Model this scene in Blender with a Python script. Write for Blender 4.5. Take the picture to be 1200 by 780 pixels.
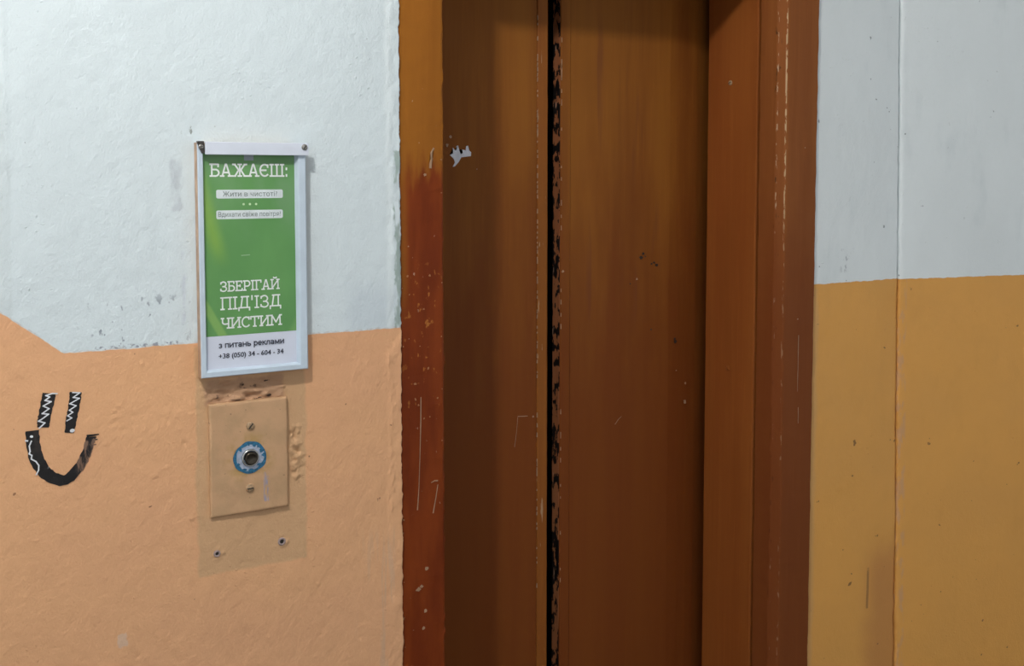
import bpy, bmesh, math, random
import numpy as np
from mathutils import Vector, Matrix

# ------------------------------------------------------------------ reset
for o in list(bpy.data.objects):
    bpy.data.objects.remove(o, do_unlink=True)
SC = bpy.context.scene
COL = SC.collection
random.seed(7)

# ------------------------------------------------------------------ camera
# world: X to the right along the lift wall, Y into the wall, Z up; floor at 0
cam = bpy.data.cameras.new('camera')
cam.sensor_width = 36.0
cam.lens = 39.0
cam.shift_y = -97.0 / 1200.0
cam.clip_start = 0.02
cam_o = bpy.data.objects.new('camera', cam)
COL.objects.link(cam_o)
cam_o.location = (0.0, -1.9597, 1.55)
cam_o.rotation_euler = (math.radians(90 - 3.8), 0, math.radians(-31.159))
SC.camera = cam_o

# ------------------------------------------------------------------ world, exposure
w = bpy.data.worlds.new('world')
SC.world = w
w.use_nodes = True
bg = w.node_tree.nodes['Background']
bg.inputs[0].default_value = (0.95, 0.985, 1.0, 1)
bg.inputs[1].default_value = 0.585
LAMP_POS = (-0.20, -1.15, 2.885)
LAMP_STRENGTH = 625.0
SC.view_settings.view_transform = 'Standard'
SC.view_settings.look = 'None'
SC.view_settings.gamma = 1.0
SC.view_settings.use_curve_mapping = False
SC.view_settings.exposure = 0.08
SC.cycles.use_denoising = True
SC.cycles.max_bounces = 8

# ------------------------------------------------------------------ noise (numpy)
_rng = np.random.RandomState(3)
_T = _rng.rand(256, 256)

def vnoise(x, y):
    x = np.asarray(x, float); y = np.asarray(y, float)
    xi = np.floor(x).astype(int); yi = np.floor(y).astype(int)
    fx = x - xi; fy = y - yi
    fx = fx * fx * (3 - 2 * fx); fy = fy * fy * (3 - 2 * fy)
    a = _T[xi & 255, yi & 255]; b = _T[(xi + 1) & 255, yi & 255]
    c = _T[xi & 255, (yi + 1) & 255]; d = _T[(xi + 1) & 255, (yi + 1) & 255]
    return (a * (1 - fx) + b * fx) * (1 - fy) + (c * (1 - fx) + d * fx) * fy - 0.5

def fbm(x, y, n=4):
    s = 0; a = 1.0
    for k in range(n):
        s = s + a * vnoise(x + 17.3 * k, y + 9.1 * k)
        x = x * 2.03; y = y * 2.03; a *= 0.5
    return s

def sstep(a, b, x):
    t = np.clip((x - a) / (b - a), 0, 1)
    return t * t * (3 - 2 * t)

# ------------------------------------------------------------------ node helpers
class M:
    def __init__(s, name, rough=0.6, spec=0.3):
        s.m = bpy.data.materials.new(name)
        s.m.use_nodes = True
        s.t = s.m.node_tree
        s.p = s.t.nodes['Principled BSDF']
        s.p.inputs['Roughness'].default_value = rough
        s.p.inputs['Specular IOR Level'].default_value = spec
        s.co = None
    def n(s, t): return s.t.nodes.new(t)
    def put(s, sock, v):
        if isinstance(v, bpy.types.NodeSocket): s.t.links.new(v, sock)
        elif isinstance(v, (tuple, list)) and len(v) == 3 and sock.type == 'RGBA': sock.default_value = (*v, 1)
        else: sock.default_value = v
    def coord(s):
        if not s.co:
            s.co = s.n('ShaderNodeTexCoord').outputs['Object']
            x = s.n('ShaderNodeSeparateXYZ'); s.t.links.new(s.co, x.inputs[0])
            s.X, s.Y, s.Z = x.outputs
        return s.co
    def math(s, op, a, b=0.0, c=None, clamp=False):
        n = s.n('ShaderNodeMath'); n.operation = op; n.use_clamp = clamp
        s.put(n.inputs[0], a); s.put(n.inputs[1], b)
        if c is not None: s.put(n.inputs[2], c)
        return n.outputs[0]
    def noise(s, scale=(1, 1, 1), detail=3, rough=0.55, off=(0, 0, 0)):
        s.coord()
        mp = s.n('ShaderNodeMapping'); s.t.links.new(s.co, mp.inputs[0])
        mp.inputs['Scale'].default_value = scale if isinstance(scale, tuple) else (scale,) * 3
        mp.inputs['Location'].default_value = off
        n = s.n('ShaderNodeTexNoise'); s.t.links.new(mp.outputs[0], n.inputs['Vector'])
        n.inputs['Scale'].default_value = 1.0
        n.inputs['Detail'].default_value = detail
        n.inputs['Roughness'].default_value = rough
        return n.outputs[0]
    def step(s, v, a, b):
        n = s.n('ShaderNodeMapRange'); n.interpolation_type = 'SMOOTHSTEP'
        s.put(n.inputs[0], v); s.put(n.inputs[1], a); s.put(n.inputs[2], b)
        n.inputs[3].default_value = 0.0; n.inputs[4].default_value = 1.0
        return n.outputs[0]
    def mix(s, f, a, b):
        n = s.n('ShaderNodeMix'); n.data_type = 'RGBA'
        s.put(n.inputs[0], f); s.put(n.inputs[6], a); s.put(n.inputs[7], b)
        return n.outputs[2]
    def mul(s, a, b): return s.math('MULTIPLY', a, b)
    def band(s, v, a, b, soft):
        return s.mul(s.step(v, a - soft, a + soft), s.step(v, b + soft, b - soft))
    def box(s, x0, x1, z0, z1, soft, wob=0.0, wsc=30):
        s.coord()
        X, Z = s.X, s.Z
        if wob:
            X = s.math('ADD', X, s.mul(s.math('SUBTRACT', s.noise(wsc, 3), 0.5), wob))
            Z = s.math('ADD', Z, s.mul(s.math('SUBTRACT', s.noise(wsc, 3, off=(5, 3, 8)), 0.5), wob))
        return s.mul(s.band(X, x0, x1, soft), s.band(Z, z0, z1, soft))
    def bump(s, h, strength=0.3, dist=0.002, prev=None):
        b = s.n('ShaderNodeBump')
        b.inputs['Strength'].default_value = strength
        b.inputs['Distance'].default_value = dist
        s.t.links.new(h, b.inputs['Height'])
        if prev is not None: s.t.links.new(prev, b.inputs['Normal'])
        s.t.links.new(b.outputs[0], s.p.inputs['Normal'])
        return b.outputs[0]
    def col(s, c): s.put(s.p.inputs['Base Color'], c); return s
    def rough(s, v): s.put(s.p.inputs['Roughness'], v); return s

# ------------------------------------------------------------------ materials
WHITE = (0.68, 0.765, 0.81)
PEACH = (0.76, 0.418, 0.222)
TAN = (0.60, 0.372, 0.205)
OCHRE = (0.80, 0.395, 0.098)

def wall_common(m, white, low, zline, low_var):
    m.coord()
    mott = m.noise((2.2, 2.2, 1.3), 4)
    fine = m.noise((14, 14, 5), 4, off=(3, 1, 2))
    wc = m.mix(m.step(mott, 0.35, 0.72), white, tuple(c * 0.93 for c in white))
    wc = m.mix(m.mul(m.step(fine, 0.55, 0.8), 0.25), wc, (0.52, 0.60, 0.64))
    lc = m.mix(m.step(m.noise((3, 3, 4), 4, off=(9, 2, 4)), 0.35, 0.7), low, low_var)
    lc = m.mix(m.mul(m.step(m.noise((20, 20, 9), 4, off=(1, 7, 4)), 0.5, 0.8), 0.25), lc, tuple(c * 0.85 for c in low))
    zl = m.math('ADD', zline, m.mul(m.math('SUBTRACT', m.noise(38, 4), 0.5), 0.007))
    d = m.math('SUBTRACT', zl, m.Z)
    msk = m.step(d, -0.0012, 0.0012)
    return wc, lc, msk, d

def wall_bump(m, s1=0.5, s2=0.25):
    b = m.bump(m.noise((60, 60, 50), 5, 0.7), s1 * 1.5, 0.0032)
    b = m.bump(m.noise((260, 260, 170), 3, 0.6, off=(2, 2, 2)), s2 * 2, 0.0016, b)
    sp = m.mul(m.step(m.noise((115, 115, 130), 2, off=(4, 4, 1)), 0.62, 0.74), m.step(m.noise((9, 9, 9), 3, off=(7, 4, 1)), 0.54, 0.66))
    return m.bump(sp, 0.7, 0.0014, b)

def specks(m, base, color, scale, lo, hi, off, amt=0.8):
    return m.mix(m.mul(m.step(m.noise(scale, 2, off=off), lo, hi), amt), base, color)

# left wall: white over peach, dado line rising to the left like the stairs do
m = M('painted_plaster_left', 0.62, 0.25); m.coord()
zline = m.math('MAXIMUM', 1.2550, m.math('MULTIPLY_ADD', m.math('SUBTRACT', 0.3104, m.X), 0.783, 1.2550))
wc, lc, msk, d = wall_common(m, WHITE, PEACH, zline, (0.74, 0.400, 0.220))
# old dirty smears and bare stripes on the white
wc = m.mix(m.mul(m.mul(m.box(0.492, 0.510, 1.490, 1.580, 0.004, 0.022, 45), m.step(m.noise((50, 50, 30), 4, off=(3, 9, 3)), 0.30, 0.55)), 0.5), wc, (0.42, 0.46, 0.52))
wc = m.mix(m.mul(m.mul(m.box(0.507, 0.513, 1.29, 1.42, 0.003, 0.012, 30), m.step(m.noise((50, 50, 20), 4, off=(3, 9, 5)), 0.40, 0.6)), 0.4), wc, (0.46, 0.50, 0.62))
wc = m.mix(m.mul(m.box(0.10, 0.232, 1.20, 1.70, 0.004, 0.02, 6), 0.30), wc, (0.50, 0.56, 0.58))
wc = m.mix(m.mul(m.mul(m.step(m.noise((70, 70, 40), 3, off=(8, 8, 3)), 0.60, 0.66), m.box(0.35, 0.52, 1.25, 1.34, 0.03, 0.03)), 0.8), wc, (0.16, 0.19, 0.25))
wc = m.mix(m.mul(m.mul(m.step(m.noise((90, 90, 50), 3, off=(2, 6, 3)), 0.62, 0.68), m.box(0.51, 0.60, 1.612, 1.640, 0.008, 0.02)), 0.8), wc, (0.20, 0.22, 0.20))
wc = m.mix(m.mul(m.mul(m.step(m.noise((120, 120, 160), 3, off=(2, 1, 3)), 0.50, 0.60), m.box(0.36, 0.50, 1.2555, 1.262, 0.001, 0.004)), 0.8), wc, (0.20, 0.22, 0.28))
wc = m.mix(m.mul(m.box(0.82, 0.92, 1.25, 1.34, 0.025, 0.04, 12), 0.35), wc, (0.50, 0.57, 0.66))
wc = specks(m, wc, (0.22, 0.25, 0.27), (60, 60, 60), 0.74, 0.77, (3, 3, 3))
wc = m.mix(m.mul(m.box(0.900, 0.914, 1.2, 2.2, 0.004, 0.010), 0.45), wc, (0.72, 0.79, 0.82))
wc = m.mix(m.mul(m.mul(m.box(0.917, 0.940, 1.25, 1.60, 0.002, 0.014, 60), m.step(m.noise((60, 60, 14), 3, off=(6, 6, 6)), 0.42, 0.55)), 0.85), wc, (0.30, 0.385, 0.36))
# tan older paint around the call panel
lc = m.mix(m.mul(m.box(0.527, 0.732, 0.832, 1.25, 0.004, 0.018, 18), 0.85), lc, TAN)
lc = m.mix(m.mul(m.box(0.545, 0.690, 1.138, 1.186, 0.005, 0.02, 40), 0.55), lc, (0.36, 0.20, 0.13))
lc = m.mix(m.mul(m.step(m.noise((50, 50, 50), 4, off=(6, 1, 6)), 0.60, 0.68), m.mul(m.box(0.555, 0.680, 1.140, 1.180, 0.006, 0.02, 40), 0.8)), lc, (0.12, 0.065, 0.045))
lc = m.mix(m.mul(m.box(0.386, 0.401, 0.733, 0.757, 0.002, 0.016, 60), 0.55), lc, (0.66, 0.52, 0.42))
lc = specks(m, lc, (0.22, 0.10, 0.05), (55, 55, 55), 0.735, 0.76, (1, 3, 9))
lc = m.mix(m.mul(m.mul(m.box(0.85, 0.95, 0.3, 0.85, 0.03, 0.05, 8), m.step(m.noise((60, 60, 4), 3, off=(2, 9, 1)), 0.5, 0.62)), 0.3), lc, (0.50, 0.40, 0.31))
c = m.mix(msk, wc, lc)
fr = m.mul(m.band(d, -0.003, 0.000, 0.0012), m.step(m.noise(70, 3, off=(2, 4, 4)), 0.42, 0.6))
c = m.mix(m.mul(fr, 0.4), c, (0.40, 0.33, 0.30))
m.col(c); m.rough(m.math('MULTIPLY_ADD', m.noise(12, 3), 0.25, 0.45)); wall_bump(m, 0.42, 0.25)
MAT_LEFT = m.m

def right_mat(name, zl, extra):
    m = M(name, 0.6, 0.25); m.coord()
    wc, lc, msk, d = wall_common(m, (0.85, 0.91, 0.935), OCHRE, zl, (0.76, 0.38, 0.10))
    wc = specks(m, wc, (0.25, 0.28, 0.30), (45, 45, 45), 0.74, 0.765, (3, 8, 3))
    lc = specks(m, lc, (0.20, 0.10, 0.04), (42, 42, 42), 0.735, 0.76, (1, 3, 9))
    if extra:
        lc = m.mix(m.mul(m.box(2.29, 2.46, 0.0, 0.56, 0.05, 0.06, 9), 0.5), lc, (0.50, 0.20, 0.075))
        lc = m.mix(m.mul(m.box(2.05, 2.085, 0.0, 1.27, 0.008, 0.02, 14), 0.45), lc, (0.62, 0.37, 0.17))
        lc = m.mix(m.mul(m.mul(m.box(2.284, 2.292, 0.41, 0.52, 0.0015, 0.004, 12), m.step(m.noise((30, 30, 30), 3), 0.4, 0.55)), 0.6), lc, (0.25, 0.12, 0.05))
        wc = m.mix(m.mul(m.mul(m.box(2.165, 2.205, 1.31, 1.375, 0.008, 0.02, 30), m.step(m.noise((80, 80, 35), 3, off=(1, 1, 1)), 0.55, 0.63)), 0.7), wc, (0.25, 0.28, 0.33))
    else:
        e = m.math('SUBTRACT', m.X, m.math('MULTIPLY_ADD', m.math('SUBTRACT', 2.005, m.Z), 0.0194, 2.3705))
        lc = m.mix(m.mul(m.mul(m.band(e, -0.01, 0.02, 0.006), m.step(m.noise((50, 50, 18), 3), 0.45, 0.6)), 0.6), lc, (0.62, 0.36, 0.22))
    m.col(m.mix(msk, wc, lc)); m.rough(m.math('MULTIPLY_ADD', m.noise(12, 3), 0.2, 0.45)); wall_bump(m, 0.26, 0.16)
    return m.m
MAT_MID = right_mat('painted_plaster_middle', 1.2815, True)
MAT_RIGHT = right_mat('painted_plaster_right', 1.2800, False)

# brown oil paint of the lift portal and doors
def brown(name, a, b, extra=None, rough=0.38, vscale=1.0, relief=0.15):
    m = M(name, rough, 0.10); m.coord()
    st = m.noise((16 * vscale, 16, 0.9), 4, 0.6, off=(2, 0, 0))
    big = m.noise((3.5, 3.5, 1.2), 3, off=(5, 5, 5))
    c = m.mix(m.step(st, 0.32, 0.72), a, b)
    c = m.mix(m.mul(m.step(big, 0.45, 0.7), 0.35), c, tuple(x * 0.75 for x in b))
    c = m.mix(m.mul(m.step(m.noise((120, 120, 6), 3, off=(7, 7, 7)), 0.55, 0.75), 0.18), c, tuple(x * 1.35 for x in a))
    if extra: c = extra(m, c)
    m.col(c)
    m.rough(m.math('MULTIPLY_ADD', m.noise((30, 30, 12), 3, off=(1, 5, 1)), 0.25, rough - 0.12))
    bb = m.bump(m.noise((160, 160, 10), 3, 0.6), 0.12, 0.001)
    m.bump(m.noise((40, 40, 28), 4, 0.6, off=(3, 2, 1)), relief, 0.0026, bb)
    return m.m

def jl(m, c):      # left jamb: ochre brown above, red brown below, chips
    zt = m.math('ADD', m.Z, m.mul(m.math('SUBTRACT', m.noise((45, 45, 9), 3), 0.5), 0.16))
    red = m.mix(m.step(m.noise((25, 25, 4), 4, off=(1, 1, 1)), 0.35, 0.65), (0.205, 0.040, 0.008), (0.15, 0.026, 0.006))
    k = m.step(zt, 1.60, 1.53)
    side = m.step(m.X, 0.955, 0.937)
    hi = m.step(m.Z, 1.25, 1.35)
    k = m.mul(k, m.math('SUBTRACT', 1.0, m.mul(m.mul(side, hi), 0.6)))
    c = m.mix(k, c, red)
    ch = m.mul(m.step(m.noise((85, 85, 60), 3, off=(3, 3, 8)), 0.62, 0.70), m.box(0.94, 1.03, 1.08, 1.37, 0.03, 0.05))
    c = m.mix(m.mul(ch, 0.8), c, (0.40, 0.16, 0.035))
    ch2 = m.step(m.noise((90, 90, 70), 2, off=(9, 3, 8)), 0.73, 0.76)
    return m.mix(m.mul(ch2, 0.7), c, (0.42, 0.30, 0.22))
MAT_JAMB_L = brown('brown_paint_left_jamb', (0.30, 0.108, 0.014), (0.25, 0.086, 0.011), jl, 0.40, 1.0, 0.45)

def jr(m, c):      # right jamb: chipped pale edges
    fine = m.noise((140, 140, 38), 3, off=(1, 2, 3))
    big = m.noise((5, 5, 7), 2, off=(4, 2, 3))
    up = m.math('MULTIPLY_ADD', m.step(m.Z, 1.0, 1.8), -0.12, 0.06)
    v = m.math('SUBTRACT', m.math('ADD', fine, m.mul(m.math('SUBTRACT', big, 0.5), 0.4)), up)
    on = m.step(v, 0.50, 0.57)
    b1 = m.mul(m.band(m.X, 1.9555, 1.9582, 0.0005), m.step(m.Y, 0.012, 0.004))
    b2 = m.mul(m.band(m.Y, 0.0185, 0.0220, 0.0006), m.step(m.X, 1.9545, 1.951))
    c = m.mix(m.mul(m.mul(on, b1), 0.9), c, (0.60, 0.42, 0.24))
    on2 = m.step(v, 0.60, 0.66)
    c = m.mix(m.mul(m.mul(on2, b2), 0.9), c, (0.58, 0.42, 0.28))
    c = m.mix(m.mul(m.mul(m.step(m.noise((140, 140, 30), 2, off=(9, 2, 1)), 0.64, 0.70), m.band(m.Y, 0.012, 0.028, 0.002)), 0.8), c, (0.05, 0.022, 0.012))
    k = m.step(m.math('ADD', m.Z, m.mul(m.math('SUBTRACT', m.noise((14, 14, 5), 3), 0.5), 0.5)), 1.75, 1.15)
    return m.mix(m.mul(k, 0.65), c, (0.165, 0.040, 0.010))
MAT_JAMB_R = brown('brown_paint_right_jamb', (0.29, 0.098, 0.026), (0.24, 0.073, 0.019), jr, 0.55)
MAT_REVEAL = brown('brown_paint_reveal', (0.30, 0.094, 0.020), (0.255, 0.072, 0.016), None, 0.40, 0.4)

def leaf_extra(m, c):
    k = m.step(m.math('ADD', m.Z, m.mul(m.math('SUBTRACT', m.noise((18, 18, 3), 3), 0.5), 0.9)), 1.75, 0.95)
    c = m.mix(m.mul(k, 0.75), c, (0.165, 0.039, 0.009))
    pr = m.mul(m.step(m.noise((22, 22, 1.6), 3, off=(3, 0, 1)), 0.56, 0.66), m.box(1.52, 1.80, 1.2, 1.9, 0.06, 0.05, 6))
    return m.mix(m.mul(pr, 0.45), c, (0.15, 0.042, 0.022))
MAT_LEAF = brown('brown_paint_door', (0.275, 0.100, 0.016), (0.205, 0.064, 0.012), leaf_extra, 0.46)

def lip_extra(m, c):
    return m.mix(m.mul(m.step(m.noise((100, 100, 14), 3, off=(1, 8, 1)), 0.66, 0.70), 0.7), c, (0.45, 0.32, 0.20))
MAT_LIP = brown('brown_paint_door_lip', (0.30, 0.105, 0.020), (0.24, 0.076, 0.016), lip_extra, 0.38)

def edge_extra(m, c):
    v = m.math('ADD', m.noise((60, 60, 32), 4, 0.6, off=(1, 1, 4)), m.mul(m.math('SUBTRACT', m.noise((11, 11, 11), 2, off=(2, 2, 2)), 0.5), 0.55))
    c = m.mix(m.step(v, 0.50, 0.53), c, (0.006, 0.005, 0.005))
    return m.mix(m.mul(m.step(m.noise((90, 90, 20), 3, off=(4, 8, 4)), 0.66, 0.72), 0.7), c, (0.40, 0.24, 0.16))
MAT_EDGE = brown('chipped_door_edge', (0.30, 0.120, 0.050), (0.24, 0.085, 0.035), edge_extra, 0.5)

def simple(name, c, rough=0.5, metal=0.0, var=0.15, sc=40, bump=0.15, spec=0.4):
    m = M(name, rough, spec); m.p.inputs['Metallic'].default_value = metal
    n = m.noise(sc, 4)
    m.col(m.mix(m.step(n, 0.3, 0.7), c, tuple(x * (1 - var) for x in c)))
    if bump: m.bump(m.noise(sc * 5, 3, off=(1, 2, 3)), bump, 0.0008)
    return m.m
MAT_BLACK = simple('black_rubber', (0.006, 0.006, 0.006), 0.8, spec=0.1)
MAT_DARK = simple('shaft_darkness', (0.004, 0.0035, 0.003), 0.95, spec=0.0)
MAT_CHROME = simple('worn_chrome', (0.62, 0.62, 0.60), 0.22, 1.0)
MAT_CAP = simple('tarnished_button_metal', (0.10, 0.085, 0.065), 0.35, 0.9, 0.5, 120)
MAT_SCREW = simple('dull_steel_screw', (0.34, 0.33, 0.31), 0.35, 0.9)
MAT_SCREW_DARK = simple('screw_slot_dark', (0.03, 0.025, 0.02), 0.6)
MAT_SCREW_PAINT = simple('painted_screw', (0.55, 0.37, 0.22), 0.4, 0.1, 0.5, 300)
MAT_RAIL = simple('white_blue_painted_rail', (0.56, 0.66, 0.77), 0.35, 0.0, 0.08, 25, 0.1)
MAT_RAIL_TOP = simple('white_plastic_rail', (0.68, 0.73, 0.84), 0.32, 0.0, 0.05, 25, 0.06)
MAT_RAIL_SIDE = simple('peach_paint_rail_side', (0.60, 0.40, 0.27), 0.5, 0.0, 0.35, 30, 0.2)
MAT_BRACKET = simple('dark_metal_bracket', (0.10, 0.09, 0.085), 0.5, 0.5, 0.6, 150)
MAT_TAPE = simple('grey_tape', (0.33, 0.38, 0.42), 0.3)
MAT_FLAKE = simple('pale_bare_spot', (0.80, 0.83, 0.92), 0.7)
MAT_SCRATCH = simple('pale_scratch', (0.40, 0.25, 0.15), 0.6)
MAT_BLACKSPOT = simple('black_paint_spot', (0.03, 0.018, 0.012), 0.5)
MAT_INK = simple('white_print', (0.85, 0.89, 0.89), 0.45, bump=0)
MAT_INK_DARK = simple('dark_print', (0.035, 0.04, 0.065), 0.5, bump=0)
MAT_INK_GREY = simple('grey_green_print', (0.16, 0.22, 0.20), 0.5, bump=0)
MAT_PILL = simple('pale_print_bar', (0.74, 0.80, 0.84), 0.45, bump=0)
MAT_DOT = simple('light_green_print', (0.62, 0.80, 0.52), 0.45, bump=0)
MAT_PAPER = simple('white_paper', (0.66, 0.70, 0.82), 0.45, 0, 0.04, 20, 0)
MAT_MARKER_W = simple('white_marker', (0.78, 0.80, 0.86), 0.5, bump=0)
MAT_BLUE = simple('old_blue_paint', (0.035, 0.19, 0.35), 0.5, 0, 0.5, 220, 0.5)
MAT_BLUE_PALE = simple('pale_blue_worn_metal', (0.44, 0.50, 0.64), 0.45, 0.0, 0.3, 180, 0.4)
MAT_PLUG = simple('grey_lilac_plug', (0.40, 0.31, 0.30), 0.6, 0, 0.3, 200)

m = M('call_panel_paint', 0.55, 0.3); m.coord()
c = m.mix(m.step(m.noise((30, 30, 30), 4), 0.35, 0.7), (0.57, 0.345, 0.195), (0.50, 0.315, 0.175))
r = m.math('SQRT', m.math('ADD', m.math('POWER', m.math('SUBTRACT', m.X, 0.622), 2.0), m.math('POWER', m.math('SUBTRACT', m.Z, 1.04), 2.0)))
c = m.mix(m.mul(m.mul(m.step(r, 0.055, 0.03), m.step(m.noise(60, 3), 0.4, 0.65)), 0.55), c, (0.42, 0.26, 0.06))
c = m.mix(m.mul(m.mul(m.box(0.647, 0.656, 0.955, 1.010, 0.0015, 0.010, 60), m.step(m.noise((260, 260, 30), 3), 0.48, 0.56)), 0.9), c, (0.30, 0.29, 0.38))
c = specks(m, c, (0.20, 0.12, 0.07), (110, 110, 110), 0.70, 0.75, (4, 1, 1), 0.7)
m.col(c)
b_ = m.bump(m.noise((45, 45, 45), 4, 0.6), 0.35, 0.0022)
m.bump(m.noise((200, 200, 200), 3, off=(1, 1, 1)), 0.25, 0.001, b_)
MAT_PLATE = m.m

m = M('green_poster_print', 0.32, 0.4); m.coord()
n1 = m.noise((9, 9, 5), 3, 0.5)
g = m.mix(m.step(n1, 0.35, 0.7), (0.105, 0.28, 0.085), (0.135, 0.335, 0.105))
# pale greyish glare painted into the print higher up and a lime leaf along the left
diag = m.math('ADD', m.X, m.mul(m.math('SUBTRACT', m.Z, 1.45), 0.25))
g = m.mix(m.mul(m.mul(m.step(m.Z, 1.40, 1.53), m.step(m.noise((14, 14, 9), 3, off=(4, 1, 2)), 0.35, 0.65)), 0.45), g, (0.20, 0.34, 0.20))
g = m.mix(m.mul(m.mul(m.band(diag, 0.548, 0.572, 0.012), m.band(m.Z, 1.41, 1.58, 0.03)), 0.6), g, (0.26, 0.44, 0.06))
lf = m.math('SUBTRACT', m.math('ADD', m.X, m.mul(m.math('SUBTRACT', m.Z, 1.27), 0.55)), 0.565)
g = m.mix(m.mul(m.mul(m.band(lf, 0.0, 0.016, 0.003), m.step(m.Z, 1.345, 1.325)), 0.55), g, (0.27, 0.46, 0.12))
lf2 = m.math('SUBTRACT', m.math('SUBTRACT', m.X, m.mul(m.math('SUBTRACT', m.Z, 1.27), 0.5)), 0.695)
g = m.mix(m.mul(m.mul(m.step(lf2, 0.0, 0.012), m.step(m.Z, 1.37, 1.34)), 0.35), g, (0.24, 0.44, 0.14))
g = m.mix(m.mul(m.box(0.61, 0.626, 1.408, 1.4095, 0.0006, 0.004, 30), 0.5), g, (0.5, 0.6, 0.5))
m.col(g)
MAT_GREEN = m.m

m = M('black_brush_paint', 0.38, 0.4); m.coord()
st = m.noise((140, 140, 30), 4, 0.65)
k = m.step(m.X, 0.300, 0.338)
kk = m.mul(k, m.step(m.Z, 1.112, 1.100))
thr = m.math('MULTIPLY_ADD', kk, -0.36, 0.76)
dry = m.step(st, thr, m.math('ADD', thr, 0.12))
c = m.mix(m.mul(m.step(m.noise((70, 70, 25), 3, off=(1, 2, 1)), 0.5, 0.7), 0.5), (0.010, 0.009, 0.010), (0.045, 0.032, 0.028))
c = m.mix(m.mul(dry, 0.75), c, (0.27, 0.16, 0.11))
m.col(c); m.bump(st, 0.3, 0.001)
MAT_BRUSH = m.m

MAT_FLOOR = simple('grey_concrete_floor', (0.16, 0.145, 0.13), 0.75, 0, 0.3, 8)
MAT_CEIL = simple('whitewashed_ceiling', (0.66, 0.68, 0.68), 0.85, 0, 0.08, 5)

# ------------------------------------------------------------------ object helpers
def tag(o, label=None, cat=None, group=None, kind=None):
    if label: o['label'] = label
    if cat: o['category'] = cat
    if group: o['group'] = group
    if kind: o['kind'] = kind
    return o

def link(name, me, mats, parent=None, smooth=False):
    o = bpy.data.objects.new(name, me)
    COL.objects.link(o)
    for mm in (mats if isinstance(mats, (list, tuple)) else [mats]): me.materials.append(mm)
    if smooth: me.shade_smooth()
    if parent is not None: o.parent = parent
    return o

def empty(name, parent=None):
    o = bpy.data.objects.new(name, None)
    COL.objects.link(o)
    o.empty_display_size = 0.05
    if parent is not None: o.parent = parent
    return o

def pymesh(name, v, f):
    me = bpy.data.meshes.new(name)
    me.from_pydata([tuple(map(float, p)) for p in v], [], f)
    me.update()
    return me

def bm_mesh(name, bm):
    bmesh.ops.recalc_face_normals(bm, faces=bm.faces)
    me = bpy.data.meshes.new(name)
    bm.to_mesh(me); bm.free()
    return me

def box_bm(x0, x1, y0, y1, z0, z1, bev=0.0, seg=2):
    bm = bmesh.new()
    bmesh.ops.create_cube(bm, size=1.0)
    for v in bm.verts:
        v.co = Vector(((x0 + x1) / 2 + v.co.x * (x1 - x0), (y0 + y1) / 2 + v.co.y * (y1 - y0), (z0 + z1) / 2 + v.co.z * (z1 - z0)))
    if bev:
        bmesh.ops.bevel(bm, geom=bm.edges[:], offset=bev, segments=seg, profile=0.6, affect='EDGES')
    return bm

def grid_slab(name, P, back_y, mats, parent=None):
    """P: (n, m, 3) front surface array; closed off by a flat back and side faces."""
    n, mm, _ = P.shape
    V = P.reshape(-1, 3)
    idx = np.arange(n * mm).reshape(n, mm)
    q = np.stack([idx[:-1, :-1], idx[1:, :-1], idx[1:, 1:], idx[:-1, 1:]], -1).reshape(-1, 4)
    rim = np.concatenate([idx[:, 0], idx[-1, 1:], idx[-2::-1, -1], idx[0, -2:0:-1]])
    B = V[rim].copy(); B[:, 1] = back_y
    k0 = n * mm; L = len(rim)
    side = [(int(rim[i]), k0 + i, k0 + (i + 1) % L, int(rim[(i + 1) % L])) for i in range(L)]
    faces = [tuple(int(a) for a in r) for r in q] + side + [tuple(k0 + i for i in range(L))]
    me = pymesh(name, np.concatenate([V, B]), faces)
    bm = bmesh.new(); bm.from_mesh(me)
    bmesh.ops.recalc_face_normals(bm, faces=bm.faces)
    bm.to_mesh(me); bm.free()
    sm = np.zeros(len(faces), bool); sm[:len(q)] = True
    me.polygons.foreach_set('use_smooth', sm)
    return link(name, me, mats, parent)

def axis(*segs):
    out = []
    for a, b, st in segs:
        k = max(1, int(round((b - a) / st)))
        out += list(np.linspace(a, b, k, endpoint=False))
    out.append(segs[-1][1])
    return np.array(out)

def blobs(x, z, pts):
    h = np.zeros_like(x)
    for bx, bz, sx, sz, a in pts:
        h += a * np.exp(-((x - bx) / sx) ** 2 - ((z - bz) / sz) ** 2)
    return h

# ------------------------------------------------------------------ the setting: walls
xs = axis((-1.4, 0.12, 0.08), (0.12, 0.88, 0.0030), (0.88, 0.930, 0.0020))
zs = axis((0.0, 0.5, 0.05), (0.5, 1.98, 0.0030), (1.98, 3.0, 0.06))
Xg, Zg = np.meshgrid(xs, zs, indexing='ij')
inr = sstep(0.12, 0.2, Xg) * sstep(0.5, 0.55, Zg) * (1 - sstep(1.92, 1.98, Zg))
h = 0.0030 * fbm(Xg * 4.0, Zg * 3.0, 3) + inr * 0.0010 * fbm(Xg * 45, Zg * 38, 4)
pts = []
rr = random.Random(11)
for _ in range(130):
    pts.append((rr.uniform(0.2, 0.9), rr.uniform(0.55, 1.25), rr.uniform(0.0016, 0.0035), rr.uniform(0.0016, 0.003), rr.choice((-1, 1, 1)) * rr.uniform(0.0008, 0.0020)))
for _ in range(35):
    pts.append((rr.uniform(0.2, 0.9), rr.uniform(1.25, 1.92), rr.uniform(0.003, 0.007), rr.uniform(0.003, 0.010), rr.choice((-1, 1)) * rr.uniform(0.0004, 0.0010)))
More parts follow.
